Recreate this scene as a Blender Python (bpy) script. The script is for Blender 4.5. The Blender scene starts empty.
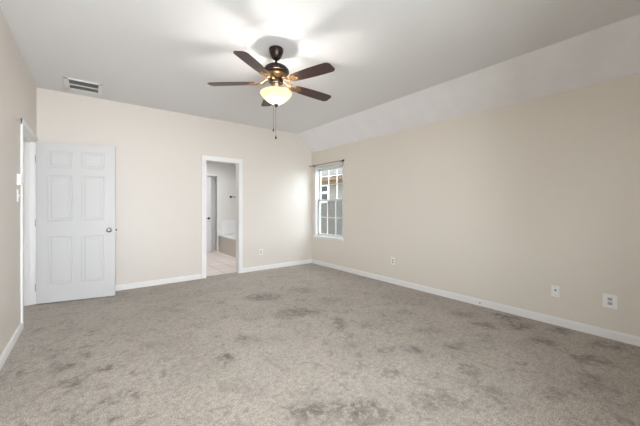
import bpy, bmesh, math, random
from mathutils import Vector, Matrix, noise
random.seed(4)
S = bpy.context.scene
COL = S.collection
R = math.radians
PI = math.pi

# ------------------------------------------------------------------ camera
cam_data = bpy.data.cameras.new('camera')
cam = bpy.data.objects.new('camera', cam_data)
COL.objects.link(cam)
cam_data.sensor_width = 36.0
cam_data.lens = 36.0 * 297.76 / 640.0
cam_data.shift_y = -6.5 / 640.0
cam_data.clip_start = 0.02
cam.location = (0, 0, 1.24)
cam.rotation_euler = (R(90), 0, R(-37.66))
S.camera = cam

# ------------------------------------------------------------------ world, sun, daylight
world = bpy.data.worlds.new('sky')
S.world = world
world.use_nodes = True
wn = world.node_tree.nodes
wn['Background'].inputs['Color'].default_value = (0.84, 0.92, 1.0, 1)
wn['Background'].inputs['Strength'].default_value = 8.8

sun_d = bpy.data.lights.new('sun', 'SUN')
sun_d.energy = 0.8
sun_d.angle = R(1.0)
sun_d.color = (1.0, 0.95, 0.88)
sun = bpy.data.objects.new('sun', sun_d)
COL.objects.link(sun)
sun.rotation_euler = Vector((0.55, -0.35, -0.75)).to_track_quat('-Z', 'Y').to_euler()

def area(name, loc, direction, sx, sy, power, color=(1, 1, 1), portal=False):
    d = bpy.data.lights.new(name, 'AREA')
    d.shape = 'RECTANGLE'; d.size = sx; d.size_y = sy; d.energy = power; d.color = color
    if portal:
        d.cycles.is_portal = True
    o = bpy.data.objects.new(name, d)
    o.location = loc
    o.rotation_euler = Vector(direction).to_track_quat('-Z', 'Z').to_euler()
    COL.objects.link(o)
    return o

# daylight in the broad window of the wall behind the camera
area('daylight_rear_window', (0.15, -2.2, 1.10), (-0.03, 1, 0.01), 3.6, 2.2, 435, (0.90, 0.95, 1.0))
# sky seen by the window in the right wall
area('sky_portal_window', (3.99, 4.725, 1.355), (-1, 0, 0), 0.90, 1.50, 1, portal=True)
# unseen area light without a fixture, added under the ceiling to brighten the bathroom
area('bathroom_fill_light', (2.2, 6.9, 2.40), (0, 0, -1), 0.8, 1.2, 17, (0.97, 0.99, 1.0))

S.view_settings.view_transform = 'Standard'
S.view_settings.look = 'None'
S.view_settings.gamma = 1.0
S.view_settings.use_curve_mapping = False
S.view_settings.exposure = 0.42

# ------------------------------------------------------------------ materials
def lin(c):
    c = c / 255.0
    return c / 12.92 if c <= 0.04045 else ((c + 0.055) / 1.055) ** 2.4
def rgb(r, g, b):
    return (lin(r), lin(g), lin(b), 1)

def mat(name, color, rough=0.6, metal=0.0, spec=0.5, bump=None, mottle=None, coat=0.0):
    m = bpy.data.materials.new(name)
    m.use_nodes = True
    nt = m.node_tree; n = nt.nodes; L = nt.links
    b = n['Principled BSDF']
    b.inputs['Base Color'].default_value = color
    b.inputs['Roughness'].default_value = rough
    b.inputs['Metallic'].default_value = metal
    b.inputs['Specular IOR Level'].default_value = spec
    b.inputs['Coat Weight'].default_value = coat
    tc = n.new('ShaderNodeTexCoord')
    if mottle:
        scale, amount = mottle
        nz = n.new('ShaderNodeTexNoise'); nz.inputs['Scale'].default_value = scale
        nz.inputs['Detail'].default_value = 4
        mx = n.new('ShaderNodeMix'); mx.data_type = 'RGBA'
        mx.inputs['A'].default_value = tuple(c * (1 - amount) for c in color[:3]) + (1,)
        mx.inputs['B'].default_value = tuple(min(1, c * (1 + amount)) for c in color[:3]) + (1,)
        L.new(tc.outputs['Object'], nz.inputs['Vector'])
        L.new(nz.outputs['Fac'], mx.inputs['Factor'])
        L.new(mx.outputs['Result'], b.inputs['Base Color'])
    if bump:
        scale, strength = bump
        nb = n.new('ShaderNodeTexNoise'); nb.inputs['Scale'].default_value = scale
        nb.inputs['Detail'].default_value = 3
        bp = n.new('ShaderNodeBump'); bp.inputs['Strength'].default_value = strength
        bp.inputs['Distance'].default_value = 0.004
        L.new(tc.outputs['Object'], nb.inputs['Vector'])
        L.new(nb.outputs['Fac'], bp.inputs['Height'])
        L.new(bp.outputs['Normal'], b.inputs['Normal'])
    return m

M = {}
M['wall'] = mat('wall_paint', rgb(221, 213, 204), 0.5, bump=(90, 0.12), mottle=(1.6, 0.012))
M['wall_right'] = mat('wall_paint_cream', rgb(224, 216, 204), 0.45, bump=(90, 0.12), mottle=(1.6, 0.012))
M['ceiling'] = mat('ceiling_paint', rgb(232, 231, 232), 0.8, bump=(60, 0.25), mottle=(1.2, 0.012))
M['slope'] = mat('slope_paint', rgb(236, 233, 234), 0.7, bump=(40, 0.35), mottle=(3.5, 0.07))
M['trim'] = mat('white_trim_paint', rgb(236, 234, 232), 0.5)
M['door'] = mat('white_door_paint', rgb(212, 211, 210), 0.38)
M['bath_wall'] = mat('bathroom_wall_paint', rgb(228, 226, 222), 0.5)
M['plate'] = mat('white_plastic', rgb(240, 240, 238), 0.3)
M['slot'] = mat('dark_slot', rgb(45, 43, 42), 0.6)
M['hinge'] = mat('painted_hinge', rgb(190, 189, 186), 0.4)
M['socket'] = mat('socket_grey_plastic', rgb(196, 194, 190), 0.35)
M['chrome'] = mat('satin_nickel', rgb(190, 188, 184), 0.22, metal=1.0)
M['black_metal'] = mat('black_metal', rgb(40, 38, 38), 0.4, metal=0.6)
M['bronze'] = mat('oil_rubbed_bronze', rgb(52, 42, 38), 0.35, metal=0.7, mottle=(30, 0.2))
M['brass'] = mat('antique_brass', rgb(150, 118, 84), 0.3, metal=0.9, mottle=(40, 0.2))
M['rod'] = mat('brushed_rod', rgb(150, 138, 128), 0.35, metal=0.6)
M['vinyl'] = mat('white_vinyl', rgb(212, 212, 211), 0.5)
M['vent'] = mat('vent_white', rgb(246, 246, 244), 0.4)
M['vent_dark'] = mat('vent_duct', rgb(70, 68, 66), 0.8)
M['louvre'] = mat('vent_louvre_grey', rgb(150, 148, 144), 0.5)
M['tub'] = mat('tub_acrylic', rgb(242, 242, 242), 0.15)
M['fascia'] = mat('fascia_tan', rgb(150, 112, 72), 0.7, mottle=(5, 0.08))
M['soffit'] = mat('soffit_brown', rgb(84, 70, 58), 0.7)
M['grass'] = mat('lawn_grass', rgb(90, 90, 70), 0.9, mottle=(8, 0.25), bump=(60, .6))
M['dark_glass'] = mat('dark_window_glass', rgb(26, 28, 32), 0.5, spec=0.08)

# blades: dark walnut with grain
def wood(name, c1, c2):
    m = mat(name, c1, 0.42, coat=0.15)
    nt = m.node_tree; n = nt.nodes; L = nt.links
    tc = n.new('ShaderNodeTexCoord'); mp = n.new('ShaderNodeMapping')
    mp.inputs['Scale'].default_value = (3, 60, 20)
    nz = n.new('ShaderNodeTexNoise'); nz.inputs['Scale'].default_value = 2.0; nz.inputs['Detail'].default_value = 6
    mx = n.new('ShaderNodeMix'); mx.data_type = 'RGBA'
    mx.inputs['A'].default_value = c1; mx.inputs['B'].default_value = c2
    L.new(tc.outputs['Object'], mp.inputs['Vector']); L.new(mp.outputs['Vector'], nz.inputs['Vector'])
    L.new(nz.outputs['Fac'], mx.inputs['Factor']); L.new(mx.outputs['Result'], n['Principled BSDF'].inputs['Base Color'])
    return m
M['walnut'] = wood('walnut_blade', rgb(48, 27, 25), rgb(72, 44, 38))

# carpet
def carpet():
    m = mat('cut_pile_carpet', rgb(160, 150, 138), 1.0, spec=0.1)
    nt = m.node_tree; n = nt.nodes; L = nt.links
    b = n['Principled BSDF']
    b.inputs['Sheen Weight'].default_value = 0.25
    b.inputs['Sheen Roughness'].default_value = 0.6
    tc = n.new('ShaderNodeTexCoord')
    def nz(scale, detail=2, rough=0.5, dist=0.0):
        t = n.new('ShaderNodeTexNoise'); t.inputs['Scale'].default_value = scale
        t.inputs['Detail'].default_value = detail; t.inputs['Roughness'].default_value = rough
        t.inputs['Distortion'].default_value = dist
        L.new(tc.outputs['Object'], t.inputs['Vector']); return t
    def ramp(src, p0, c0, p1, c1):
        r = n.new('ShaderNodeValToRGB')
        r.color_ramp.elements[0].position = p0; r.color_ramp.elements[0].color = c0
        r.color_ramp.elements[1].position = p1; r.color_ramp.elements[1].color = c1
        L.new(src, r.inputs['Fac']); return r
    def mul(a, bb, fac=1.0):
        x = n.new('ShaderNodeMix'); x.data_type = 'RGBA'; x.blend_type = 'MULTIPLY'
        x.inputs['Factor'].default_value = fac
        L.new(a, x.inputs['A']); L.new(bb, x.inputs['B']); return x.outputs['Result']
    g = lambda v: (v, v, v, 1)
    base = ramp(nz(1.1, 4).outputs['Fac'], 0.3, rgb(169, 157, 143), 0.7, rgb(179, 168, 155)).outputs['Color']
    patch = ramp(nz(2.6, 9, 0.72, 0.8).outputs['Fac'], 0.42, g(0.93), 0.56, g(1.04)).outputs['Color']
    mid = ramp(nz(30, 6, 0.75).outputs['Fac'], 0.32, g(0.66), 0.62, g(1.14)).outputs['Color']
    fine = ramp(nz(120, 4, 0.75).outputs['Fac'], 0.32, g(0.45), 0.68, g(1.36)).outputs['Color']
    scuff = ramp(nz(7.5, 8, 0.72, 1.2).outputs['Fac'], 0.37, g(0.68), 0.46, g(1.0)).outputs['Color']
    c = mul(mul(mul(mul(base, patch), scuff), mid), fine)
    at = n.new('ShaderNodeAttribute'); at.attribute_name = 'stain'
    mx = n.new('ShaderNodeMix'); mx.data_type = 'RGBA'
    sn = ramp(nz(16, 7, 0.75, 0.4).outputs['Fac'], 0.42, g(0.12), 0.50, g(1.0)).outputs['Color']
    mm = n.new('ShaderNodeMath'); mm.operation = 'MULTIPLY'; mm.use_clamp = True
    L.new(at.outputs['Fac'], mm.inputs[0]); L.new(sn, mm.inputs[1])
    L.new(mm.outputs[0], mx.inputs['Factor'])
    L.new(c, mx.inputs['A'])
    dk = n.new('ShaderNodeMix'); dk.data_type = 'RGBA'; dk.blend_type = 'MULTIPLY'; dk.inputs['Factor'].default_value = 1
    dk.inputs['B'].default_value = (0.40, 0.37, 0.35, 1)
    L.new(c, dk.inputs['A']); L.new(dk.outputs['Result'], mx.inputs['B'])
    L.new(mx.outputs['Result'], b.inputs['Base Color'])
    bp = n.new('ShaderNodeBump'); bp.inputs['Strength'].default_value = 0.8; bp.inputs['Distance'].default_value = 0.006
    L.new(nz(150, 3, 0.7).outputs['Fac'], bp.inputs['Height'])
    L.new(bp.outputs['Normal'], b.inputs['Normal'])
    return m
M['carpet'] = carpet()

def brick_mat(name, c1, c2, mortar, scale, bw, rh, ms, rough=0.4, rot=(0, 0, 0), offset=0.5):
    m = mat(name, c1, rough)
    nt = m.node_tree; n = nt.nodes; L = nt.links
    tc = n.new('ShaderNodeTexCoord'); mp = n.new('ShaderNodeMapping')
    mp.inputs['Rotation'].default_value = rot
    br = n.new('ShaderNodeTexBrick')
    br.offset = offset
    br.inputs['Color1'].default_value = c1; br.inputs['Color2'].default_value = c2
    br.inputs['Mortar'].default_value = mortar; br.inputs['Scale'].default_value = scale
    br.inputs['Brick Width'].default_value = bw; br.inputs['Row Height'].default_value = rh
    br.inputs['Mortar Size'].default_value = ms
    L.new(tc.outputs['Object'], mp.inputs['Vector']); L.new(mp.outputs['Vector'], br.inputs['Vector'])
    L.new(br.outputs['Color'], n['Principled BSDF'].inputs['Base Color'])
    return m
M['tile_floor'] = brick_mat('bathroom_floor_tile', rgb(244, 234, 228), rgb(236, 224, 217), rgb(186, 172, 162), 1, 0.33, 0.33, 0.006, 0.35, (0, 0, 0), 0.0)
M['tile_tub'] = brick_mat('tub_apron_tile', rgb(202, 192, 180), rgb(194, 184, 172), rgb(176, 166, 156), 1, 0.3, 0.3, 0.004, 0.4, (PI / 2, 0, PI / 2), 0.0)
M['siding'] = brick_mat('neighbour_brick', rgb(96, 91, 86), rgb(92, 87, 82), rgb(101, 96, 91), 1, 0.24, 0.085, 0.010, 0.9, (PI / 2, 0, PI / 2))
M['shingle'] = brick_mat('roof_shingle', rgb(84, 82, 78), rgb(76, 74, 71), rgb(60, 59, 57), 1, 0.3, 0.14, 0.008, 0.9, (0, 0, PI / 2))

def glass_mat():
    m = bpy.data.materials.new('clear_pane'); m.use_nodes = True
    nt = m.node_tree; n = nt.nodes; L = nt.links
    n.remove(n['Principled BSDF'])
    tr = n.new('ShaderNodeBsdfTransparent'); tr.inputs['Color'].default_value = (0.95, 0.97, 0.96, 1)
    gl = n.new('ShaderNodeBsdfGlossy'); gl.inputs['Roughness'].default_value = 0.02
    mx = n.new('ShaderNodeMixShader'); mx.inputs[0].default_value = 0.05
    L.new(tr.outputs[0], mx.inputs[1]); L.new(gl.outputs[0], mx.inputs[2])
    L.new(mx.outputs[0], n['Material Output'].inputs[0])
    return m
M['glass'] = glass_mat()

def screen_mat():
    m = bpy.data.materials.new('insect_screen'); m.use_nodes = True
    nt = m.node_tree; n = nt.nodes; L = nt.links
    n.remove(n['Principled BSDF'])
    tr = n.new('ShaderNodeBsdfTransparent')
    df = n.new('ShaderNodeBsdfDiffuse'); df.inputs['Color'].default_value = rgb(45, 46, 48)
    mx = n.new('ShaderNodeMixShader'); mx.inputs[0].default_value = 0.3
    L.new(tr.outputs[0], mx.inputs[1]); L.new(df.outputs[0], mx.inputs[2])
    L.new(mx.outputs[0], n['Material Output'].inputs[0])
    return m
M['screen'] = screen_mat()
for k in ('siding', 'shingle', 'fascia', 'soffit'):
    M[k].node_tree.nodes['Principled BSDF'].inputs['Specular IOR Level'].default_value = 0.0

def bowl_mat():
    m = bpy.data.materials.new('frosted_lamp_glass'); m.use_nodes = True
    nt = m.node_tree; n = nt.nodes; L = nt.links
    n.remove(n['Principled BSDF'])
    tl = n.new('ShaderNodeBsdfTranslucent'); tl.inputs['Color'].default_value = (0.20, 0.165, 0.115, 1)
    df = n.new('ShaderNodeBsdfDiffuse'); df.inputs['Color'].default_value = (0.20, 0.17, 0.125, 1)
    mx = n.new('ShaderNodeMixShader'); mx.inputs[0].default_value = 0.45
    em = n.new('ShaderNodeEmission'); em.inputs['Color'].default_value = (1.0, 0.80, 0.52, 1)
    em.inputs['Strength'].default_value = 0.45
    ad = n.new('ShaderNodeAddShader')
    L.new(tl.outputs[0], mx.inputs[1]); L.new(df.outputs[0], mx.inputs[2])
    L.new(mx.outputs[0], ad.inputs[0]); L.new(em.outputs[0], ad.inputs[1])
    tp = n.new('ShaderNodeBsdfTransparent'); tp.inputs['Color'].default_value = (1, 0.96, 0.9, 1)
    m2 = n.new('ShaderNodeMixShader'); m2.inputs[0].default_value = 0.42
    L.new(ad.outputs[0], m2.inputs[1]); L.new(tp.outputs[0], m2.inputs[2])
    L.new(m2.outputs[0], n['Material Output'].inputs[0])
    return m
M['bowl'] = bowl_mat()

# ------------------------------------------------------------------ mesh helpers
def bm_new():
    return bmesh.new()

def add_box(bm, x0, x1, y0, y1, z0, z1, bev=0.0):
    t = bmesh.new()
    bmesh.ops.create_cube(t, size=1)
    for v in t.verts:
        v.co = Vector(((x0 + x1) / 2 + v.co.x * (x1 - x0), (y0 + y1) / 2 + v.co.y * (y1 - y0), (z0 + z1) / 2 + v.co.z * (z1 - z0)))
    if bev:
        bmesh.ops.bevel(t, geom=t.edges[:], offset=bev, segments=2, affect='EDGES', profile=0.7)
    merge(bm, t)

def merge(bm, t, mtx=None):
    if mtx: bmesh.ops.transform(t, matrix=mtx, verts=t.verts)
    me = bpy.data.meshes.new('tmp'); t.to_mesh(me); t.free(); bm.from_mesh(me); bpy.data.meshes.remove(me)

def add_lathe(bm, prof, seg=32, mtx=None, cap=True):
    t = bmesh.new(); rings = []
    for r, z in prof:
        if r < 1e-5: rings.append([t.verts.new((0, 0, z))])
        else: rings.append([t.verts.new((r * math.cos(2 * PI * k / seg), r * math.sin(2 * PI * k / seg), z)) for k in range(seg)])
    for a, b in zip(rings, rings[1:]):
        for k in range(seg):
            k2 = (k + 1) % seg
            if len(a) == 1 and len(b) == 1: continue
            if len(a) == 1: t.faces.new((a[0], b[k], b[k2]))
            elif len(b) == 1: t.faces.new((a[k], a[k2], b[0]))
            else: t.faces.new((a[k], a[k2], b[k2], b[k]))
    if cap:
        for rg in (rings[0], rings[-1]):
            if len(rg) > 1: t.faces.new(rg)
    bmesh.ops.recalc_face_normals(t, faces=t.faces[:])
    for f in t.faces: f.smooth = True
    merge(bm, t, mtx)

def add_tube(bm, pts, r, seg=8):
    pts = [Vector(p) for p in pts]
    t = bmesh.new(); rings = []
    for i, p in enumerate(pts):
        d = (pts[min(i + 1, len(pts) - 1)] - pts[max(i - 1, 0)]).normalized()
        up = Vector((0, 0, 1)) if abs(d.z) < 0.9 else Vector((1, 0, 0))
        a = d.cross(up).normalized(); b = d.cross(a).normalized()
        rr = r[i] if isinstance(r, (list, tuple)) else r
        rings.append([t.verts.new(p + a * rr * math.cos(2 * PI * k / seg) + b * rr * math.sin(2 * PI * k / seg)) for k in range(seg)])
    for x, y in zip(rings, rings[1:]):
        for k in range(seg):
            t.faces.new((x[k], x[(k + 1) % seg], y[(k + 1) % seg], y[k]))
    t.faces.new(rings[0]); t.faces.new(rings[-1])
    bmesh.ops.recalc_face_normals(t, faces=t.faces[:])
    for f in t.faces: f.smooth = True
    merge(bm, t)

def add_prism(bm, pts, z0, z1, mtx=None, bev=0.0):
    t = bmesh.new()
    a = [t.verts.new((x, y, z0)) for x, y in pts]; b = [t.verts.new((x, y, z1)) for x, y in pts]
    n = len(pts)
    t.faces.new(a); t.faces.new(b)
    for k in range(n): t.faces.new((a[k], a[(k + 1) % n], b[(k + 1) % n], b[k]))
    bmesh.ops.recalc_face_normals(t, faces=t.faces[:])
    if bev:
        ed = [e for e in t.edges if abs(e.verts[0].co.z - e.verts[1].co.z) < 1e-6]
        bmesh.ops.bevel(t, geom=ed, offset=bev, segments=2, affect='EDGES', profile=0.7)
    merge(bm, t, mtx)

def obj(name, bm, m, parent=None, loc=(0, 0, 0), rot=(0, 0, 0), label=None):
    me = bpy.data.meshes.new(name); bm.to_mesh(me); bm.free()
    me.materials.append(m)
    o = bpy.data.objects.new(name, me); COL.objects.link(o)
    o.location = loc; o.rotation_euler = rot
    if parent: o.parent = parent
    if label: o['label'] = label
    return o

def struct(name, bm, m, parent=None, **k):
    o = obj(name, bm, m, parent, **k)
    if parent is None: o['kind'] = 'structure'
    return o

def thing(name, label, cat, loc=(0, 0, 0), rotz=0, group=None, kind=None):
    o = bpy.data.objects.new(name, None); COL.objects.link(o)
    o.empty_display_size = 0.1
    o.location = loc; o.rotation_euler = (0, 0, rotz)
    if label: o['label'] = label
    if cat: o['category'] = cat
    if group: o['group'] = group
    if kind: o['kind'] = kind
    return o

def tag(o, label, cat, group=None, kind=None):
    o['label'] = label; o['category'] = cat
    if group: o['group'] = group
    if kind: o['kind'] = kind
    return o

# ------------------------------------------------------------------ room dimensions
XL, XR, YB, YR = -0.552, 3.863, 5.305, -0.30
HL, HH, XC = 2.429, 2.785, 3.49
T = 0.12

# floor (carpet) with the stains where they lie
STAINS = [(-0.15,3.02,0.07,0.057,0.7),(-0.09,2.75,0.071,0.061,0.7),(-0.04,2.8,0.044,0.052,0.5),(0.1,2.83,0.093,0.057,0.7),(-0.01,3.15,0.058,0.05,0.6),(-0.25,3.29,0.033,0.049,0.6),(-0.24,3.44,0.035,0.045,0.5),(-0.06,3.36,0.044,0.047,0.4),(-0.4,4.12,0.081,0.049,0.4),(0.05,3.73,0.07,0.073,0.5),(-0.4,3.13,0.037,0.04,0.6),(-0.17,2.74,0.042,0.046,0.5),(0.24,2.6,0.037,0.039,0.6),(0.46,2.47,0.037,0.04,0.6),(0.88,2.42,0.074,0.065,1),(0.89,2.35,0.04,0.047,0.6),(1.86,3.71,0.233,0.158,0.7),(1.95,2.91,0.259,0.133,0.7),(1.75,2.91,0.113,0.092,0.6),(0.48,2.67,0.04,0.047,0.4),(0.22,2.36,0.027,0.033,0.6),(0.24,2.25,0.058,0.035,0.7),(0.09,2.39,0.052,0.031,0.6),(0.01,2.29,0.03,0.027,0.6),(0.11,2.11,0.029,0.033,0.7),(-0.15,2.4,0.037,0.027,0.5),(-0.06,2.25,0.023,0.025,0.5),(0.67,1.67,0.029,0.04,0.6),(1.05,1.46,0.133,0.079,0.7),(2.07,2.34,0.063,0.21,0.6),(1.93,2.08,0.057,0.13,0.5),(2.28,2.18,0.063,0.092,0.5),(2.96,2.18,0.107,0.101,0.4),(2.02,1.69,0.078,0.09,0.5),(2.22,1.54,0.104,0.072,0.5),(1.76,1.46,0.067,0.094,0.6),(3.68,1.38,0.101,0.121,0.9),(3.53,1.18,0.145,0.103,0.7),(3.27,1.41,0.105,0.105,0.6),(3.39,1.68,0.114,0.125,0.5),(2.68,0.87,0.023,0.088,0.6),(3.2,0.57,0.129,0.094,0.6),(3.29,0.9,0.11,0.101,0.5),(2.28,1.09,0.091,0.083,0.5),(1.29,1.27,0.211,0.114,0.6),(2.17,0.87,0.095,0.077,0.4),(2.42,0.61,0.105,0.073,0.4),(2.8,0.45,0.139,0.093,0.4),(0.8,1.92,0.203,0.088,0.25),(1.77,1.04,0.16,0.099,0.4),(0.76,3.92,0.168,0.103,0.3),(1.84,1.95,0.09,0.077,0.3),(0.42,3.04,0.107,0.077,0.25),(1.14,2.61,0.13,0.104,0.3),(2.47,3.68,0.208,0.159,0.35),(2.52,3.04,0.159,0.127,0.35),(2.7,1.69,0.141,0.097,0.35),(3.68,0.52,0.143,0.077,0.6),(3.73,0.89,0.1,0.073,0.6),(2.59,1.37,0.107,0.077,0.35)]
def build_floor():
    bm = bm_new()
    x0, x1, y0, y1 = XL - T, XR + 0.06, YR - T, YB + 0.11
    nx, ny = 240, 300
    grid = [[bm.verts.new((x0 + (x1 - x0) * i / nx, y0 + (y1 - y0) * j / ny, 0)) for i in range(nx + 1)] for j in range(ny + 1)]
    for j in range(ny):
        for i in range(nx):
            bm.faces.new((grid[j][i], grid[j][i + 1], grid[j + 1][i + 1], grid[j + 1][i]))
    o = struct('floor', bm, M['carpet'])
    at = o.data.attributes.new('stain', 'FLOAT', 'POINT')
    rx, ry = (0.7916, -0.6110), (0.6110, 0.7916)
    vals = []
    for v in o.data.vertices:
        p = v.co
        wx = noise.noise(Vector((p.x * 7, p.y * 7, 0))) * 0.07 + noise.noise(Vector((p.x * 20, p.y * 20, 5))) * 0.06
        wy = noise.noise(Vector((p.x * 7, p.y * 7, 9))) * 0.07 + noise.noise(Vector((p.x * 20, p.y * 20, 15))) * 0.06
        s = 0.0
        for sx, sy, a, b, A in STAINS:
            dx, dy = p.x + wx - sx, p.y + wy - sy
            if abs(dx) > 0.8 or abs(dy) > 0.8: continue
            u = (dx * rx[0] + dy * rx[1]) / (a * 0.88); w = (dx * ry[0] + dy * ry[1]) / (b * 0.88)
            q = u * u + w * w
            if q < 4: s = max(s, A * math.exp(-q * q * 0.6))
        s *= 0.85 + 0.9 * max(0, 0.5 + noise.noise(Vector((p.x * 16, p.y * 16, 3))))
        vals.append(min(1, s))
    at.data.foreach_set('value', vals)
build_floor()

# walls
bm = bm_new()   # back wall with the bathroom doorway
DX0, DX1, DH = 1.585, 2.195, 2.055
for a in ((XL - T, DX0, 0, HH + .1), (DX1, XR + T, 0, HH + .1), (DX0, DX1, DH, HH + .1)):
    add_box(bm, a[0], a[1], YB, YB + T, a[2], a[3])
struct('wall_back', bm, M['wall'])

LY0, LY1, LH = 4.245, 5.205, 2.065
bm = bm_new()   # left wall with the door opening
for a in ((YR - T, LY0, -.02, HH + .1), (LY1, YB - 0.001, -.02, HH + .1), (LY0, LY1, LH, HH + .1)):
    add_box(bm, XL - T, XL, a[0], a[1], a[2], a[3])
struct('wall_left', bm, M['wall'])

WY0, WY1, WZ0, WZ1 = 4.265, 5.175, 0.605, 2.095
bm = bm_new()   # right wall with the window opening
for a in ((YR - T, WY0, -.02, HL), (WY1, YB, -.02, HL), (WY0, WY1, -.02, WZ0), (WY0, WY1, WZ1, HL)):
    add_box(bm, XR, XR + 0.15, a[0], a[1], a[2], a[3])
struct('wall_right', bm, M['wall_right'])

bm = bm_new()   # wall behind the camera, with its wide window
RX0, RX1, RZ0, RZ1 = -0.42, 1.40, 0.60, 2.2
for a in ((XL - T, RX0, -.02, HH + .1), (RX1, XR + .15, -.02, HH + .1), (RX0, RX1, -.02, RZ0), (RX0, RX1, RZ1, HH + .1)):
    add_box(bm, a[0], a[1], YR - T, YR, a[2], a[3])
struct('wall_rear', bm, M['wall'])

# ceiling: flat field and the slope down to the right wall
bm = bm_new()
add_box(bm, XL - T, XC, YR - T, YB + T, HH, HH + 0.1)
struct('ceiling', bm, M['ceiling'])
bm = bm_new()
y0, y1 = YR - T, YB + T
ring = [(XC, HH), (XR, HL), (XR + .15, HL), (XR + .15, HH + .1), (XC, HH + .1)]
va = [bm.verts.new((x, y0, z)) for x, z in ring]; vb = [bm.verts.new((x, y1, z)) for x, z in ring]
bm.faces.new(va); bm.faces.new(vb)
for k in range(5): bm.faces.new((va[k], va[(k + 1) % 5], vb[(k + 1) % 5], vb[k]))
bmesh.ops.recalc_face_normals(bm, faces=bm.faces[:])
struct('ceiling_slope', bm, M['slope'])

# baseboards
def base_prof(x0, x1, y0, y1, side):
    """one run of baseboard with an eased top; side = which way it faces"""
    bm = bm_new()
    h, t = 0.082, 0.014
    prof = [(0, 0), (t, 0), (t, h - .018), (t - .004, h - .008), (t * .4, h), (0, h)]
    if side == 'back':
        P = [[(x, YB - p, z) for p, z in prof] for x in (x0, x1)]
    elif side == 'right':
        P = [[(XR - p, y, z) for p, z in prof] for y in (y0, y1)]
    elif side == 'left':
        P = [[(XL + p, y, z) for p, z in prof] for y in (y0, y1)]
    else:
        P = [[(x, YR + p, z) for p, z in prof] for x in (x0, x1)]
    A = [bm.verts.new(c) for c in P[0]]; B = [bm.verts.new(c) for c in P[1]]
    n = len(A); bm.faces.new(A); bm.faces.new(B)
    for k in range(n): bm.faces.new((A[k], A[(k + 1) % n], B[(k + 1) % n], B[k]))
    bmesh.ops.recalc_face_normals(bm, faces=bm.faces[:])
    return bm
b_ = base_prof(XL, DX0 - .072, 0, 0, 'back'); merge(b_, base_prof(DX1 + .062, XR - .001, 0, 0, 'back'))
struct('baseboard_back', b_, M['trim'])
struct('baseboard_right', base_prof(0, 0, YR, YB - .001, 'right'), M['trim'])
struct('baseboard_left', base_prof(0, 0, YR, LY0 - .062, 'left'), M['trim'])
struct('baseboard_rear', base_prof(XL, XR, 0, 0, 'rear'), M['trim'])

# casings and jambs
def casing_back():
    bm = bm_new()
    w1, w2 = 0.068, 0.060
    add_box(bm, DX0 - w1, DX0, YB - .016, YB, 0, DH + w1, .004)
    add_box(bm, DX1, DX1 + w2, YB - .016, YB, 0, DH + w1, .004)
    add_box(bm, DX0 - w1, DX1 + w2, YB - .018, YB, DH, DH + w1, .004)
    # jamb lining
    add_box(bm, DX0 - .002, DX0 + .012, YB - .012, YB + T + .01, 0, DH)
    add_box(bm, DX1 - .012, DX1 + .002, YB - .012, YB + T + .01, 0, DH)
    add_box(bm, DX0, DX1, YB - .012, YB + T + .01, DH - .012, DH + .002)
    return bm
struct('trim_1', casing_back(), M['trim'])
def casing_left():
    bm = bm_new(); w = .06
    add_box(bm, XL, XL + .016, LY0 - w, LY0, 0, LH + w, .004)
    add_box(bm, XL, XL + .016, LY1, LY1 + w, 0, LH + w, .004)
    add_box(bm, XL, XL + .018, LY0 - w, LY1 + w, LH, LH + w, .004)
    add_box(bm, XL - T - .01, XL + .010, LY0 - .002, LY0 + .012, 0, LH)
    add_box(bm, XL - T - .01, XL + .010, LY1 - .012, LY1 + .002, 0, LH)
    add_box(bm, XL - T - .01, XL + .010, LY0, LY1, LH - .012, LH + .002)
    # door stops
    add_box(bm, XL - .082, XL - .048, LY1 - .024, LY1 - .012, 0, LH - .012)
    add_box(bm, XL - .082, XL - .048, LY0 + .012, LY0 + .024, 0, LH - .012)
    add_box(bm, XL - .082, XL - .048, LY0 + .012, LY1 - .012, LH - .024, LH - .012)
    return bm
struct('trim_2', casing_left(), M['trim'])

# ------------------------------------------------------------------ spaces beyond: bathroom, hallway
BX0, BX1, BY0, BY1, BH = 1.30, 3.86, YB + T, 8.20, 2.43
bm = bm_new(); add_box(bm, BX0 - .1, BX1 + .1, YB + .1101, BY1 + .4, -.06, 0.0)
struct('bathroom_floor', bm, M['tile_floor'])
bm = bm_new(); add_box(bm, BX0 - .1, BX1 + .1, BY0, BY1 + .4, BH, BH + .08)
struct('bathroom_ceiling', bm, M['ceiling'])
bm = bm_new(); add_box(bm, BX0 - .1, BX0, BY0, BY1 + .4, 0, BH)
struct('bathroom_wall_left', bm, M['bath_wall'])
bm = bm_new(); add_box(bm, BX1, BX1 + .1, BY0, BY1 + .4, 0, BH)
struct('bathroom_wall_right', bm, M['bath_wall'])
CX0, CX1 = 1.95, 2.756
bm = bm_new()
add_box(bm, BX0, CX0, BY1, BY1 + .1, 0, BH); add_box(bm, CX0, CX1, BY1, BY1 + .1, 2.07, BH)
add_box(bm, CX1, BX1, BY1, BY1 + .1, 0, BH)
add_box(bm, BX0, BX1, BY1 + .3, BY1 + .4, 0, BH)
struct('bathroom_wall_back', bm, M['bath_wall'])
bm = bm_new()
add_box(bm, CX0 - .06, CX0, BY1 - .014, BY1, 0, 2.13, .003)
add_box(bm, CX0 - .06, 2.75, BY1 - .014, BY1, 2.07, 2.13, .003)
struct('trim_3', bm, M['trim'])

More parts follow.
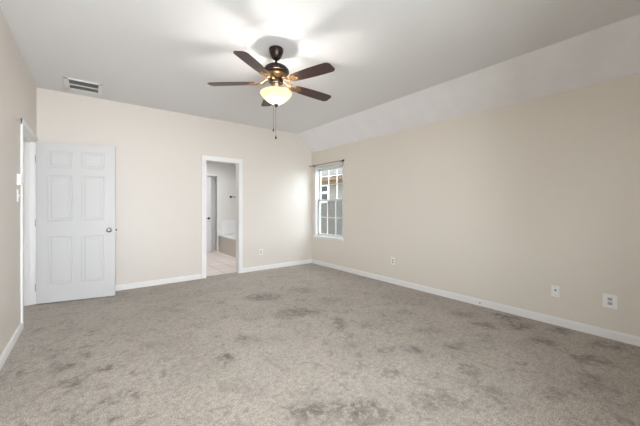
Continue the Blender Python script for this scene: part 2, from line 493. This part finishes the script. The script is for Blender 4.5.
# hallway behind the open door
bm = bm_new()
add_box(bm, XL - T - 1.2, XL - T, 3.2, 6.3, -.06, 0)
struct('hallway_floor', bm, M['carpet'])
bm = bm_new()
add_box(bm, XL - T - 1.3, XL - T - 1.2, 3.2, 6.3, 0, HL)
add_box(bm, XL - T - 1.2, XL - T, 3.1, 3.2, 0, HL)
add_box(bm, XL - T - 1.2, XL - T, 6.3, 6.4, 0, HL)
struct('hallway_wall', bm, M['wall'])
bm = bm_new(); add_box(bm, XL - T - 1.3, XL - T, 3.1, 6.4, HL, HL + .08)
struct('hallway_ceiling', bm, M['ceiling'])

# ------------------------------------------------------------------ six-panel door
def panel_door(name, W, H, th, panels, m):
    """leaf along +x from the hinge, front face towards -y; panels = (x0,x1,z0,z1)"""
    bm = bm_new()
    add_box(bm, 0, W, -th / 2, th / 2, 0, H)
    for s in (-1, 1):
        fy = s * th / 2
        for x0, x1, z0, z1 in panels:
            # sunken moulded groove: raised outer bead, sunk field ring, raised centre
            steps = [(-0.004, 0.000), (0.000, 0.006), (0.006, 0.006), (0.010, 0.0002), (0.030, 0.0002), (0.036, 0.006), (0.040, 0.006)]
            rings = []
            for off, hgt in steps:
                y = fy + s * hgt
                rings.append([bm.verts.new(c) for c in ((x0 + off, y, z0 + off), (x1 - off, y, z0 + off), (x1 - off, y, z1 - off), (x0 + off, y, z1 - off))])
            for a, b in zip(rings, rings[1:]):
                for k in range(4):
                    f = (a[k], a[(k + 1) % 4], b[(k + 1) % 4], b[k])
                    bm.faces.new(f if s < 0 else f[::-1])
            bm.faces.new(rings[-1] if s < 0 else rings[-1][::-1])
    return bm

def six(W):
    st, mu = 0.118, 0.10
    a0, a1 = st, (W - mu) / 2; b0, b1 = (W + mu) / 2, W - st
    rows = [(0.235, 0.845), (1.045, 1.635), (1.735, 1.945)]
    return [(x0, x1, z0, z1) for x0, x1 in ((a0, a1), (b0, b1)) for z0, z1 in rows]

W = 0.828
door = thing('door_1', None, None, (XL + 0.011, 5.170, 0.012), R(-11.7), kind='structure')
obj('door_leaf', panel_door('door_leaf', W, 2.05, .035, six(W), M['door']), M['door'], door, loc=(.006, -.002, 0))
def knob_bm(s):
    b = bm_new()
    mt = Matrix.Translation((0, 0, 0)) @ Matrix.Rotation(R(90) * (1 if s < 0 else -1), 4, 'X')
    add_lathe(b, [(0, 0), (.033, 0), (.033, .004), (.028, .008), (.012, .012), (.011, .030), (.020, .036), (.027, .046), (.027, .056), (.020, .064), (0, .067)], 28, mt)
    return b
for s in (-1, 1):
    obj('door_knob', knob_bm(s), M['chrome'], door, loc=(W - .06, s * .0178 - .002, 0.905), label='satin nickel round knob')
lt = bm_new(); add_box(lt, W + .0062, W + .0085, -.013, .009, .87, .94, .001)
obj('latch_plate', lt, M['chrome'], door)
lb = bm_new(); add_box(lb, W + .0087, W + .024, -.009, .006, .893, .917, .003)
obj('latch_bolt', lb, M['bronze'], door, label='dark latch bolt')
for hz in (0.2, 1.02, 1.83):
    h = bm_new()
    add_tube(h, [(-.004, -.0, hz - .045), (-.004, -.0, hz + .045)], .0065, 10)
    add_box(h, -.002, .0058, -.014, .014, hz - .044, hz + .044)
    obj('hinge', h, M['hinge'], door)

# bathroom closet door, ajar
d2 = thing('door_2', None, None, (CX0 + .008, BY1 + .030, 0.012), R(-4), kind='structure')
obj('door_leaf', panel_door('door_leaf', .625, 2.03, .035, six(.625), M['door']), M['door'], d2)
kb = bm_new()
mt = Matrix.Rotation(R(90), 4, 'X')
add_lathe(kb, [(0, 0), (.03, 0), (.03, .006), (.010, .010), (.010, .045), (0, .045)], 20, mt)
add_box(kb, -.10, .012, -.052, -.040, -.009, .009, .003)
obj('door_handle', kb, M['black_metal'], d2, loc=(.575, -.0176, .91), label='dark lever handle')

# ------------------------------------------------------------------ window in the right wall
win = thing('window_1', None, None, (XR, (WY0 + WY1) / 2, WZ0), 0, kind='structure')
cy = (WY0 + WY1) / 2
def wb(bm, x0, x1, y0, y1, z0, z1, bev=.002):
    add_box(bm, x0 - XR, x1 - XR, y0 - cy, y1 - cy, z0 - WZ0, z1 - WZ0, bev)
# casing and liner
bm = bm_new()
e = .022
wb(bm, XR - .010, XR + .148, WY0, WY0 + e, WZ0, WZ1)
wb(bm, XR - .010, XR + .148, WY1 - e, WY1, WZ0, WZ1)
wb(bm, XR - .010, XR + .148, WY0, WY1, WZ1 - e - .025, WZ1)
wb(bm, XR, XR + .148, WY0, WY1, WZ0, WZ0 + .02)
obj('window_frame', bm, M['vinyl'], win)
bm = bm_new()
wb(bm, XR - .035, XR + .05, WY0 - .025, WY1 + .03, WZ0 - .016, WZ0 + .012, .004)
wb(bm, XR - .014, XR, WY0 - .01, WY1 + .015, WZ0 - .045, WZ0 - .016, .003)
obj('window_sill', bm, M['trim'], win)
ZM = 1.375
def sash(x, z0, z1, name, bw=.034):
    y0, y1 = WY0 + e, WY1 - e
    bm = bm_new()
    t = .028
    wb(bm, x, x + t, y0, y0 + bw, z0, z1); wb(bm, x, x + t, y1 - bw, y1, z0, z1)
    wb(bm, x, x + t, y0, y1, z0, z0 + bw); wb(bm, x, x + t, y0, y1, z1 - bw, z1)
    o = obj(name, bm, M['vinyl'], win)
    g = bm_new(); wb(g, x + .012, x + .016, y0 + bw - .004, y1 - bw + .004, z0 + bw - .004, z1 - bw + .004, 0)
    obj('pane', g, M['glass'], o)
    m_ = bm_new()
    for k in (1, 2):
        yy = y0 + bw + (y1 - y0 - 2 * bw) * k / 3
        wb(m_, x + .005, x + .022, yy - .0065, yy + .0065, z0 + bw - .003, z1 - bw + .003, .001)
    zz = (z0 + z1) / 2
    wb(m_, x + .005, x + .022, y0 + bw - .003, y1 - bw + .003, zz - .0065, zz + .0065, .001)
    obj('muntin', m_, M['vinyl'], o)
sash(XR + .098, ZM - .02, WZ1 - e - .025, 'upper_sash')
sash(XR + .066, WZ0 + .02, ZM + .02, 'lower_sash')
bm = bm_new(); wb(bm, XR + .133, XR + .135, WY0 + e, WY1 - e, WZ0 + .02, ZM, 0)
obj('insect_screen', bm, M['screen'], win)

# rear window frame (behind the camera)
rw = thing('window_2', None, None, ((RX0 + RX1) / 2, YR, RZ0), 0, kind='structure')
bm = bm_new(); cx = (RX0 + RX1) / 2
def rb(x0, x1, z0, z1, y0=-.09, y1=-.04): add_box(bm, x0 - cx, x1 - cx, y0, y1, z0 - RZ0, z1 - RZ0, .002)
rb(RX0, RX0 + .05, RZ0, RZ1); rb(RX1 - .05, RX1, RZ0, RZ1); rb(RX0, RX1, RZ0, RZ0 + .05); rb(RX0, RX1, RZ1 - .05, RZ1)
rb(cx - .04, cx + .04, RZ0, RZ1)
rb(RX0, RX1, (RZ0 + RZ1) / 2 - .02, (RZ0 + RZ1) / 2 + .02)
obj('window_frame', bm, M['vinyl'], rw)
bm = bm_new(); rb(RX0 - .05, RX1 + .05, RZ0 - .02, RZ0 + .012, -.05, .04)
obj('window_sill', bm, M['trim'], rw)

# curtain rod above the window
rod = thing('curtain_rod', 'thin greyish metal curtain rod mounted just above the window', 'curtain rod', (XR, 4.72, 2.118))
bm = bm_new(); add_tube(bm, [(-.062, -.50, .0), (-.062, .54, .0)], .008, 12)
obj('rod', bm, M['rod'], rod)
for s, yy in ((-1, -.50), (1, .54)):
    bm = bm_new()
    mt = Matrix.Translation((-.062, yy, 0)) @ Matrix.Rotation(R(-90) * s, 4, 'X')
    add_lathe(bm, [(0, -.002), (.010, 0), (.010, .006), (.007, .010), (.015, .018), (.017, .026), (.012, .035), (0, .038)], 16, mt)
    obj('finial', bm, M['bronze'] if s < 0 else M['rod'], rod)
for yy in (-.44, .46):
    bm = bm_new()
    add_box(bm, -.006, -.0005, yy - .010, yy + .010, -.035, .025, .001)
    add_box(bm, -.062, -.004, yy - .004, yy + .004, -.018, -.011, .001)
    add_tube(bm, [(-.050, yy, -.013), (-.062, yy, -.0155), (-.075, yy, -.006), (-.0755, yy, .004)], .0035, 8)
    obj('bracket', bm, M['bronze'], rod)

# ------------------------------------------------------------------ ceiling fan
FX, FY = 1.442, 2.571
fan = thing('ceiling_fan', 'dark bronze ceiling fan with five walnut blades and a lit frosted bowl light', 'ceiling fan', (FX, FY, HH))
def Z(z): return z - HH
bm = bm_new()
add_lathe(bm, [(.066, Z(2.7845)), (.070, Z(2.778)), (.070, Z(2.768)), (.066, Z(2.745)), (.055, Z(2.715)), (.040, Z(2.690)), (.030, Z(2.680)), (.022, Z(2.676)), (.0, Z(2.676))], 40)
obj('canopy', bm, M['bronze'], fan)
bm = bm_new()
add_lathe(bm, [(.0125, Z(2.679)), (.0125, Z(2.640)), (.026, Z(2.638)), (.030, Z(2.628)), (.030, Z(2.622))], 24)
obj('downrod', bm, M['bronze'], fan)
bm = bm_new()
add_lathe(bm, [(.0, Z(2.627)), (.040, Z(2.625)), (.080, Z(2.614)), (.108, Z(2.596)), (.124, Z(2.572)), (.127, Z(2.556)), (.124, Z(2.550)), (.100, Z(2.546)), (.0, Z(2.545))], 48)
obj('motor_housing', bm, M['bronze'], fan)
bm = bm_new()
add_lathe(bm, [(.096, Z(2.547)), (.094, Z(2.520)), (.082, Z(2.500)), (.066, Z(2.492)), (.066, Z(2.486)), (.0, Z(2.486))], 40)
hub_ring = obj('motor_hub', bm, M['brass'], fan)
bm = bm_new()
add_lathe(bm, [(.0, Z(2.486)), (.062, Z(2.485)), (.068, Z(2.475)), (.068, Z(2.450)), (.060, Z(2.440)), (.040, Z(2.436)), (.0, Z(2.436))], 40)
obj('switch_housing', bm, M['bronze'], fan)
bm = bm_new()
add_lathe(bm, [(.0, Z(2.438)), (.050, Z(2.437)), (.050, Z(2.428)), (.040, Z(2.404)), (.030, Z(2.396)), (.0, Z(2.396))], 32)
obj('light_fitter', bm, M['brass'], fan)
bm = bm_new()
add_tube(bm, [(0, 0, Z(2.397)), (0, 0, Z(2.236))], .005, 8)
obj('centre_rod', bm, M['brass'], fan)
# bowl: open top, shell with thickness
outer = [(.149, 2.357), (.154, 2.350), (.154, 2.343), (.147, 2.328), (.124, 2.302), (.096, 2.278), (.066, 2.257), (.038, 2.243), (.008, 2.236)]
inner = [(r - .004 if r > .02 else r, z + .004) for r, z in reversed(outer)]
inner[-1] = (.145, 2.357)
bm = bm_new()
add_lathe(bm, [(r, Z(z)) for r, z in outer + inner], 56, cap=False)
obj('glass_bowl', bm, M['bowl'], fan, label='lit cream frosted glass bowl')
bm = bm_new()
add_lathe(bm, [(.006, Z(2.243)), (.022, Z(2.240)), (.024, Z(2.234)), (.014, Z(2.226)), (.010, Z(2.216)), (.005, Z(2.210)), (0, Z(2.208))], 24)
obj('finial', bm, M['bronze'], fan)
# pull chains
def chain(x, y, ztop, zbot, fob):
    bm = bm_new()
    n = int((ztop - zbot) / .006)
    add_tube(bm, [(x, y, Z(ztop)), (x, y, Z(zbot))], .0012, 6)
    for k in range(n):
        t = bmesh.new(); bmesh.ops.create_icosphere(t, subdivisions=1, radius=.0022)
        merge(bm, t, Matrix.Translation((x, y, Z(ztop - .006 * k))))
    o = obj('pull_chain', bm, M['brass'], fan)
    bm = bm_new()
    add_lathe(bm, [(0, 0), (.003, -.002), (.005, -.010), (.009, -.020), (.010, -.028), (.006, -.036), (0, -.038)] if fob else
              [(0, 0), (.004, -.002), (.0065, -.010), (.0065, -.026), (.004, -.032), (0, -.033)], 16,
              Matrix.Translation((x, y, Z(zbot))))
    obj('fob', bm, M['bronze'], o, label='dark chain fob')
chain(-.021, .018, 2.236, 2.005, False)
chain(-.006, -.005, 2.209, 1.935, True)

# blades and blade irons
def blade_bm():
    r0, r1 = .205, .658
    pts = []
    w0, w1 = .052, .068
    top = [(r0, w0 * .72), (r0 + .02, w0 * .95), (.30, .060), (.42, .066), (.54, w1), (.628, .066), (.647, .053), (r1, .040)]
    pts = top + [(x, -y) for x, y in reversed(top)]
    bm = bm_new()
    add_prism(bm, pts, -.003, .003, bev=.0015)
    return bm
def iron_bm():
    bm = bm_new()
    # arm from the hub, dropping to the blade, with a scroll each side
    add_tube(bm, [(.068, 0, .040), (.10, 0, .036), (.135, 0, .012), (.165, 0, -.006), (.20, 0, -.010)], [.013, .012, .010, .010, .009], 10)
    pl = [(.165, .014), (.185, .030), (.215, .044), (.245, .046), (.262, .036), (.268, .018), (.285, .010), (.296, 0)]
    add_prism(bm, pl + [(x, -y) for x, y in reversed(pl[:-1])], -.0095, -.0042, bev=.001)
    for s in (-1, 1):
        pts = []
        for k in range(15):
            a = R(-100 + k * 24); rad = .026 - .0012 * k
            pts.append((.135 + rad * math.cos(a), s * (.030 + rad * math.sin(a)), .004 - .0006 * k))
        add_tube(bm, pts, .0045, 8)
    for x, y in ((.205, .022), (.205, -.022), (.262, 0)):
        add_lathe(bm, [(0, -.0145), (.005, -.0135), (.007, -.0095)], 12, Matrix.Translation((x, y, 0)))
    return bm
proto = None
for k in range(5):
    a = R(142.8 + 72 * k)
    if proto is None:
        bl = obj('blade', blade_bm(), M['walnut'], fan)
        ir = obj('blade_iron', iron_bm(), M['brass'], bl, label='bronze scrolled blade iron')
        proto = (bl, ir)
    else:
        bl = proto[0].copy(); COL.objects.link(bl); bl.parent = fan
        ir = proto[1].copy(); COL.objects.link(ir); ir.parent = bl
    bl.location = (0, 0, Z(2.452))
    mtx = Matrix.Rotation(a, 4, 'Z') @ Matrix.Rotation(R(1.6), 4, 'Y') @ Matrix.Rotation(R(-10), 4, 'X')
    bl.rotation_euler = mtx.to_euler()

# the lamps of the light kit
for k in range(3):
    a = R(30 + 120 * k)
    d = bpy.data.lights.new('fan_bulb', 'POINT')
    d.energy = 4.3; d.color = (1.0, 0.95, 0.89); d.shadow_soft_size = 0.02
    o = bpy.data.objects.new('fan_bulb', d); COL.objects.link(o); o.parent = fan
    o.location = (.02 * math.cos(a), .02 * math.sin(a), Z(2.282))

# ------------------------------------------------------------------ ceiling vent
vx0, vx1, vy0, vy1 = -.256, .124, 4.665, 5.085
vent = thing('ceiling_vent', 'white rectangular ceiling air vent with dark grey louvres near the left wall', 'vent', ((vx0 + vx1) / 2, (vy0 + vy1) / 2, HH))
hw, hd = (vx1 - vx0) / 2, (vy1 - vy0) / 2
bm = bm_new()
f = .05
add_box(bm, -hw, hw, -hd, -hd + f * .55, -.012, -.0005, .003); add_box(bm, -hw, hw, hd - f, hd, -.012, -.0005, .003)
add_box(bm, -hw, -hw + f, -hd, hd, -.012, -.0005, .003); add_box(bm, hw - f * .8, hw, -hd, hd, -.012, -.0005, .003)
add_box(bm, -hw + f, hw - f * .8, -.012, .000, -.014, -.003, .001)
obj('vent_frame', bm, M['vent'], vent)
bm = bm_new(); add_box(bm, -hw + f - .002, hw - f * .8 + .002, -hd + f * .5, hd - f * .9, -.0030, -.0008)
obj('duct_opening', bm, M['vent_dark'], vent, label='dark duct opening')
for k in range(11):
    yy = -hd + f * .55 + .018 + k * .0295
    if abs(yy + .006) < .012: continue
    bm = bm_new()
    add_box(bm, -hw + f, hw - f * .8, -.0085, .0085, -.0012, .0012)
    bmesh.ops.rotate(bm, verts=bm.verts, cent=(0, 0, 0), matrix=Matrix.Rotation(R(38), 3, 'X'))
    obj('louvre', bm, M['louvre'], vent, loc=(0, yy, -.0095))

# ------------------------------------------------------------------ outlets, switches
def plate_thing(name, label, cat, loc, rotz, w, h, kind, group=None):
    """plate lies in local xz, facing -y"""
    t = thing(name, label, cat, loc, rotz, group)
    bm = bm_new(); add_box(bm, -w / 2, w / 2, -.006, -.0006, -h / 2, h / 2, .0025)
    obj('cover_plate', bm, M['plate'], t)
    if kind == 'duplex':
        for s in (-1, 1):
            bm = bm_new()
            add_box(bm, -.017, .017, -.0085, -.0055, s * .020 - .014, s * .020 + .014, .002)
            soc = obj('socket', bm, M['socket'], t)
            bm = bm_new()
            add_box(bm, -.0095, -.0055, -.0089, -.008, s * .020 - .003, s * .020 + .007)
            add_box(bm, .0055, .0095, -.0089, -.008, s * .020 - .003, s * .020 + .007)
            add_lathe(bm, [(0, 0), (.0042, 0), (.0042, .0009), (0, .0009)], 10, Matrix.Translation((0, -.008, s * .020 - .009)) @ Matrix.Rotation(R(90), 4, 'X'))
            obj('slot', bm, M['slot'], soc, label='dark plug slots')
        bm = bm_new(); add_lathe(bm, [(0, 0), (.003, 0), (.002, .0012), (0, .0014)], 12, Matrix.Translation((0, -.006, 0)) @ Matrix.Rotation(R(90), 4, 'X'))
        obj('screw', bm, M['chrome'], t)
    if kind == 'jack':
        bm = bm_new()
        add_lathe(bm, [(0, 0), (.0085, 0), (.0085, .003), (.0055, .0035), (.0055, .011), (0, .011)], 6, Matrix.Translation((0, -.006, .012)) @ Matrix.Rotation(R(90), 4, 'X'))
        obj('cable_jack', bm, M['black_metal'], t, label='dark threaded cable jack')
        for zz in (-.042, .046):
            bm = bm_new(); add_lathe(bm, [(0, 0), (.003, 0), (.002, .0012), (0, .0014)], 12, Matrix.Translation((0, -.006, zz)) @ Matrix.Rotation(R(90), 4, 'X'))
            obj('screw', bm, M['chrome'], t)
    if kind == 'toggle':
        bm = bm_new(); add_box(bm, -.005, .005, -.014, -.0055, -.008, .012, .002)
        obj('toggle', bm, M['plate'], t)
    return t
plate_thing('wall_outlet', 'small white outlet plate low on the wall with the doorway', 'outlet', (2.64, YB, .352), 0, .07, .115, 'duplex')
RZ = R(-90)   # faces -x
plate_thing('wall_outlet', 'small pale outlet plate low on the window wall, nearest the window', 'outlet', (XR, 3.08, .36), RZ, .07, .115, 'duplex')
plate_thing('cable_plate', 'small white wall plate with one dark round cable jack', 'wall plate', (XR, .963, .352), RZ, .07, .115, 'jack')
plate_thing('wall_outlet', 'large white outlet plate with dark sockets, low at right edge', 'outlet', (XR, .549, .352), RZ, .10, .128, 'duplex')
LZ = R(90)    # faces +x
plate_thing('light_switch', 'white toggle light switch plate beside the left door frame', 'switch', (XL, 4.03, 1.345), LZ, .07, .115, 'toggle')
# thermostat-like control above the switch
t = thing('wall_control', 'small white boxy control on the wall above the light switch', 'wall control', (XL, 4.03, 1.50), LZ)
bm = bm_new(); add_box(bm, -.035, .035, -.006, -.0006, -.058, .058, .002); obj('mounting_plate', bm, M['plate'], t)
bm = bm_new(); add_box(bm, -.026, .026, -.030, -.0055, -.050, .050, .004); obj('remote_body', bm, M['plate'], t)
bm = bm_new(); add_box(bm, -.018, .018, -.0315, -.0295, -.044, -.036, .0005); obj('button', bm, M['louvre'], t, label='grey button')

# little cable stub at the baseboard
bm = bm_new()
add_tube(bm, [(0, 0, 0), (-.018, 0, .002), (-.030, .004, .001)], .0045, 8)
tag(obj('cable_stub', bm, M['slot'], loc=(XR - .0145, 1.715, .042)), 'short black cable stub poking out of the right baseboard', 'cable')

# ------------------------------------------------------------------ bathroom things
tub = thing('bathtub', 'white bathtub deck with beige tiled front seen through the doorway', 'bathtub', (2.78, 7.35, 0))
TY0, TY1 = -.80, .848; TX1 = 1.079
bm = bm_new(); add_box(bm, .012, .05, TY0, TY1, 0.0005, .425)
add_box(bm, .012, TX1, TY0, TY0 + .04, 0.0005, .425)
obj('tiled_apron', bm, M['tile_tub'], tub, label='beige tiled front panel')
bm = bm_new()
# rim with a rounded basin
nseg = 40
def sup(k, ax, ay, p=2.6):
    c, s_ = math.cos(2 * PI * k / nseg), math.sin(2 * PI * k / nseg)
    return (math.copysign(abs(c) ** (2 / p), c) * ax, math.copysign(abs(s_) ** (2 / p), s_) * ay)
mx_, my_ = TX1 / 2, (TY0 + TY1) / 2
rings = []
for ax, ay, z, p in ((TX1 / 2, (TY1 - TY0) / 2, .425, 60), (TX1 / 2, (TY1 - TY0) / 2, .455, 60), (TX1 / 2 - .008, (TY1 - TY0) / 2 - .008, .460, 60), (.40, .68, .460, 3), (.385, .665, .45, 3), (.33, .60, .20, 3), (.26, .52, .10, 3)):
    rings.append([bm.verts.new((mx_ + sup(k, ax, ay, p)[0], my_ + sup(k, ax, ay, p)[1], z)) for k in range(nseg)])
for a, b in zip(rings, rings[1:]):
    for k in range(nseg): bm.faces.new((a[k], a[(k + 1) % nseg], b[(k + 1) % nseg], b[k]))
bm.faces.new(rings[-1])
bmesh.ops.recalc_face_normals(bm, faces=bm.faces[:])
obj('tub_basin', bm, M['tub'], tub, label='white tub rim and basin')
bm = bm_new(); add_box(bm, .095, TX1, TY1 - .022, TY1 + .0005, .462, .865, .004)
obj('surround_panel', bm, M['tub'], tub)

tb = thing('towel_bar', 'short dark towel bar on the white bathroom wall above the tub', 'towel bar', (3.14, 8.20, 1.51))
bm = bm_new()
mt = Matrix.Rotation(R(90), 4, 'X')
bm2 = bm_new()
add_lathe(bm2, [(0, .0005), (.030, .0005), (.030, .010), (.015, .016), (.012, .055), (.018, .062), (.018, .075), (0, .078)], 24, mt)
add_lathe(bm, [(0, .0005), (.030, .0005), (.030, .010), (.015, .016), (.012, .055), (.018, .062), (.018, .075), (0, .078)], 24, Matrix.Translation((.45, 0, 0)) @ mt)
obj('post', bm2, M['black_metal'], tb); obj('post', bm, M['black_metal'], tb)
bm = bm_new(); add_tube(bm, [(.0, -.068, 0), (.45, -.068, 0)], .009, 12)
obj('bar', bm, M['black_metal'], tb)

# ------------------------------------------------------------------ outside the window: neighbour's house
bm = bm_new(); add_box(bm, -20, 30, -25, 30, -.25, -.15)
struct('ground', bm, M['grass'])
nb = thing('neighbour_house', 'grey neighbouring house with tan eave seen through the window', 'house', (8.0, 10.0, -.15))
def nbx(bm, x0, x1, y0, y1, z0, z1, bev=0): add_box(bm, x0 - 8, x1 - 8, y0 - 10, y1 - 10, z0 + .15, z1 + .15, bev)
bm = bm_new(); nbx(bm, 8.0, 14.0, 3.0, 20, -.15, 2.52); obj('house_wall', bm, M['siding'], nb)
bm = bm_new(); nbx(bm, 7.52, 7.999, 2.8, 20.2, 2.30, 2.34); nbx(bm, 7.96, 7.999, 3, 20, 2.22, 2.30); obj('soffit', bm, M['fascia'], nb)
bm = bm_new(); nbx(bm, 7.49, 7.52, 2.8, 20.2, 2.27, 2.44, .003); obj('fascia_board', bm, M['soffit'], nb, label='brown fascia board')
bm = bm_new()
pr = [(7.46, 2.44), (14.5, 5.6), (14.5, 5.66), (7.46, 2.47)]
va = [bm.verts.new((x - 8, 2.7 - 10, z + .15)) for x, z in pr]; vb = [bm.verts.new((x - 8, 20.3 - 10, z + .15)) for x, z in pr]
bm.faces.new(va); bm.faces.new(vb)
for k in range(4): bm.faces.new((va[k], va[(k + 1) % 4], vb[(k + 1) % 4], vb[k]))
bmesh.ops.recalc_face_normals(bm, faces=bm.faces[:])
obj('shingle_roof', bm, M['shingle'], nb)
bm = bm_new()
y0, y1, z0, z1 = 9.72, 10.35, 1.40, 2.17
nbx(bm, 7.95, 7.999, y0, y0 + .06, z0, z1); nbx(bm, 7.95, 7.999, y1 - .06, y1, z0, z1)
nbx(bm, 7.95, 7.999, y0, y1, z0, z0 + .06); nbx(bm, 7.95, 7.999, y0, y1, z1 - .06, z1)
nbx(bm, 7.95, 7.999, y0, y1, 1.80, 1.87)
wf = obj('window', bm, M['trim'], nb)
bm = bm_new(); nbx(bm, 7.97, 7.985, y0 + .05, y1 - .05, z0 + .05, z1 - .05)
obj('pane', bm, M['dark_glass'], wf)
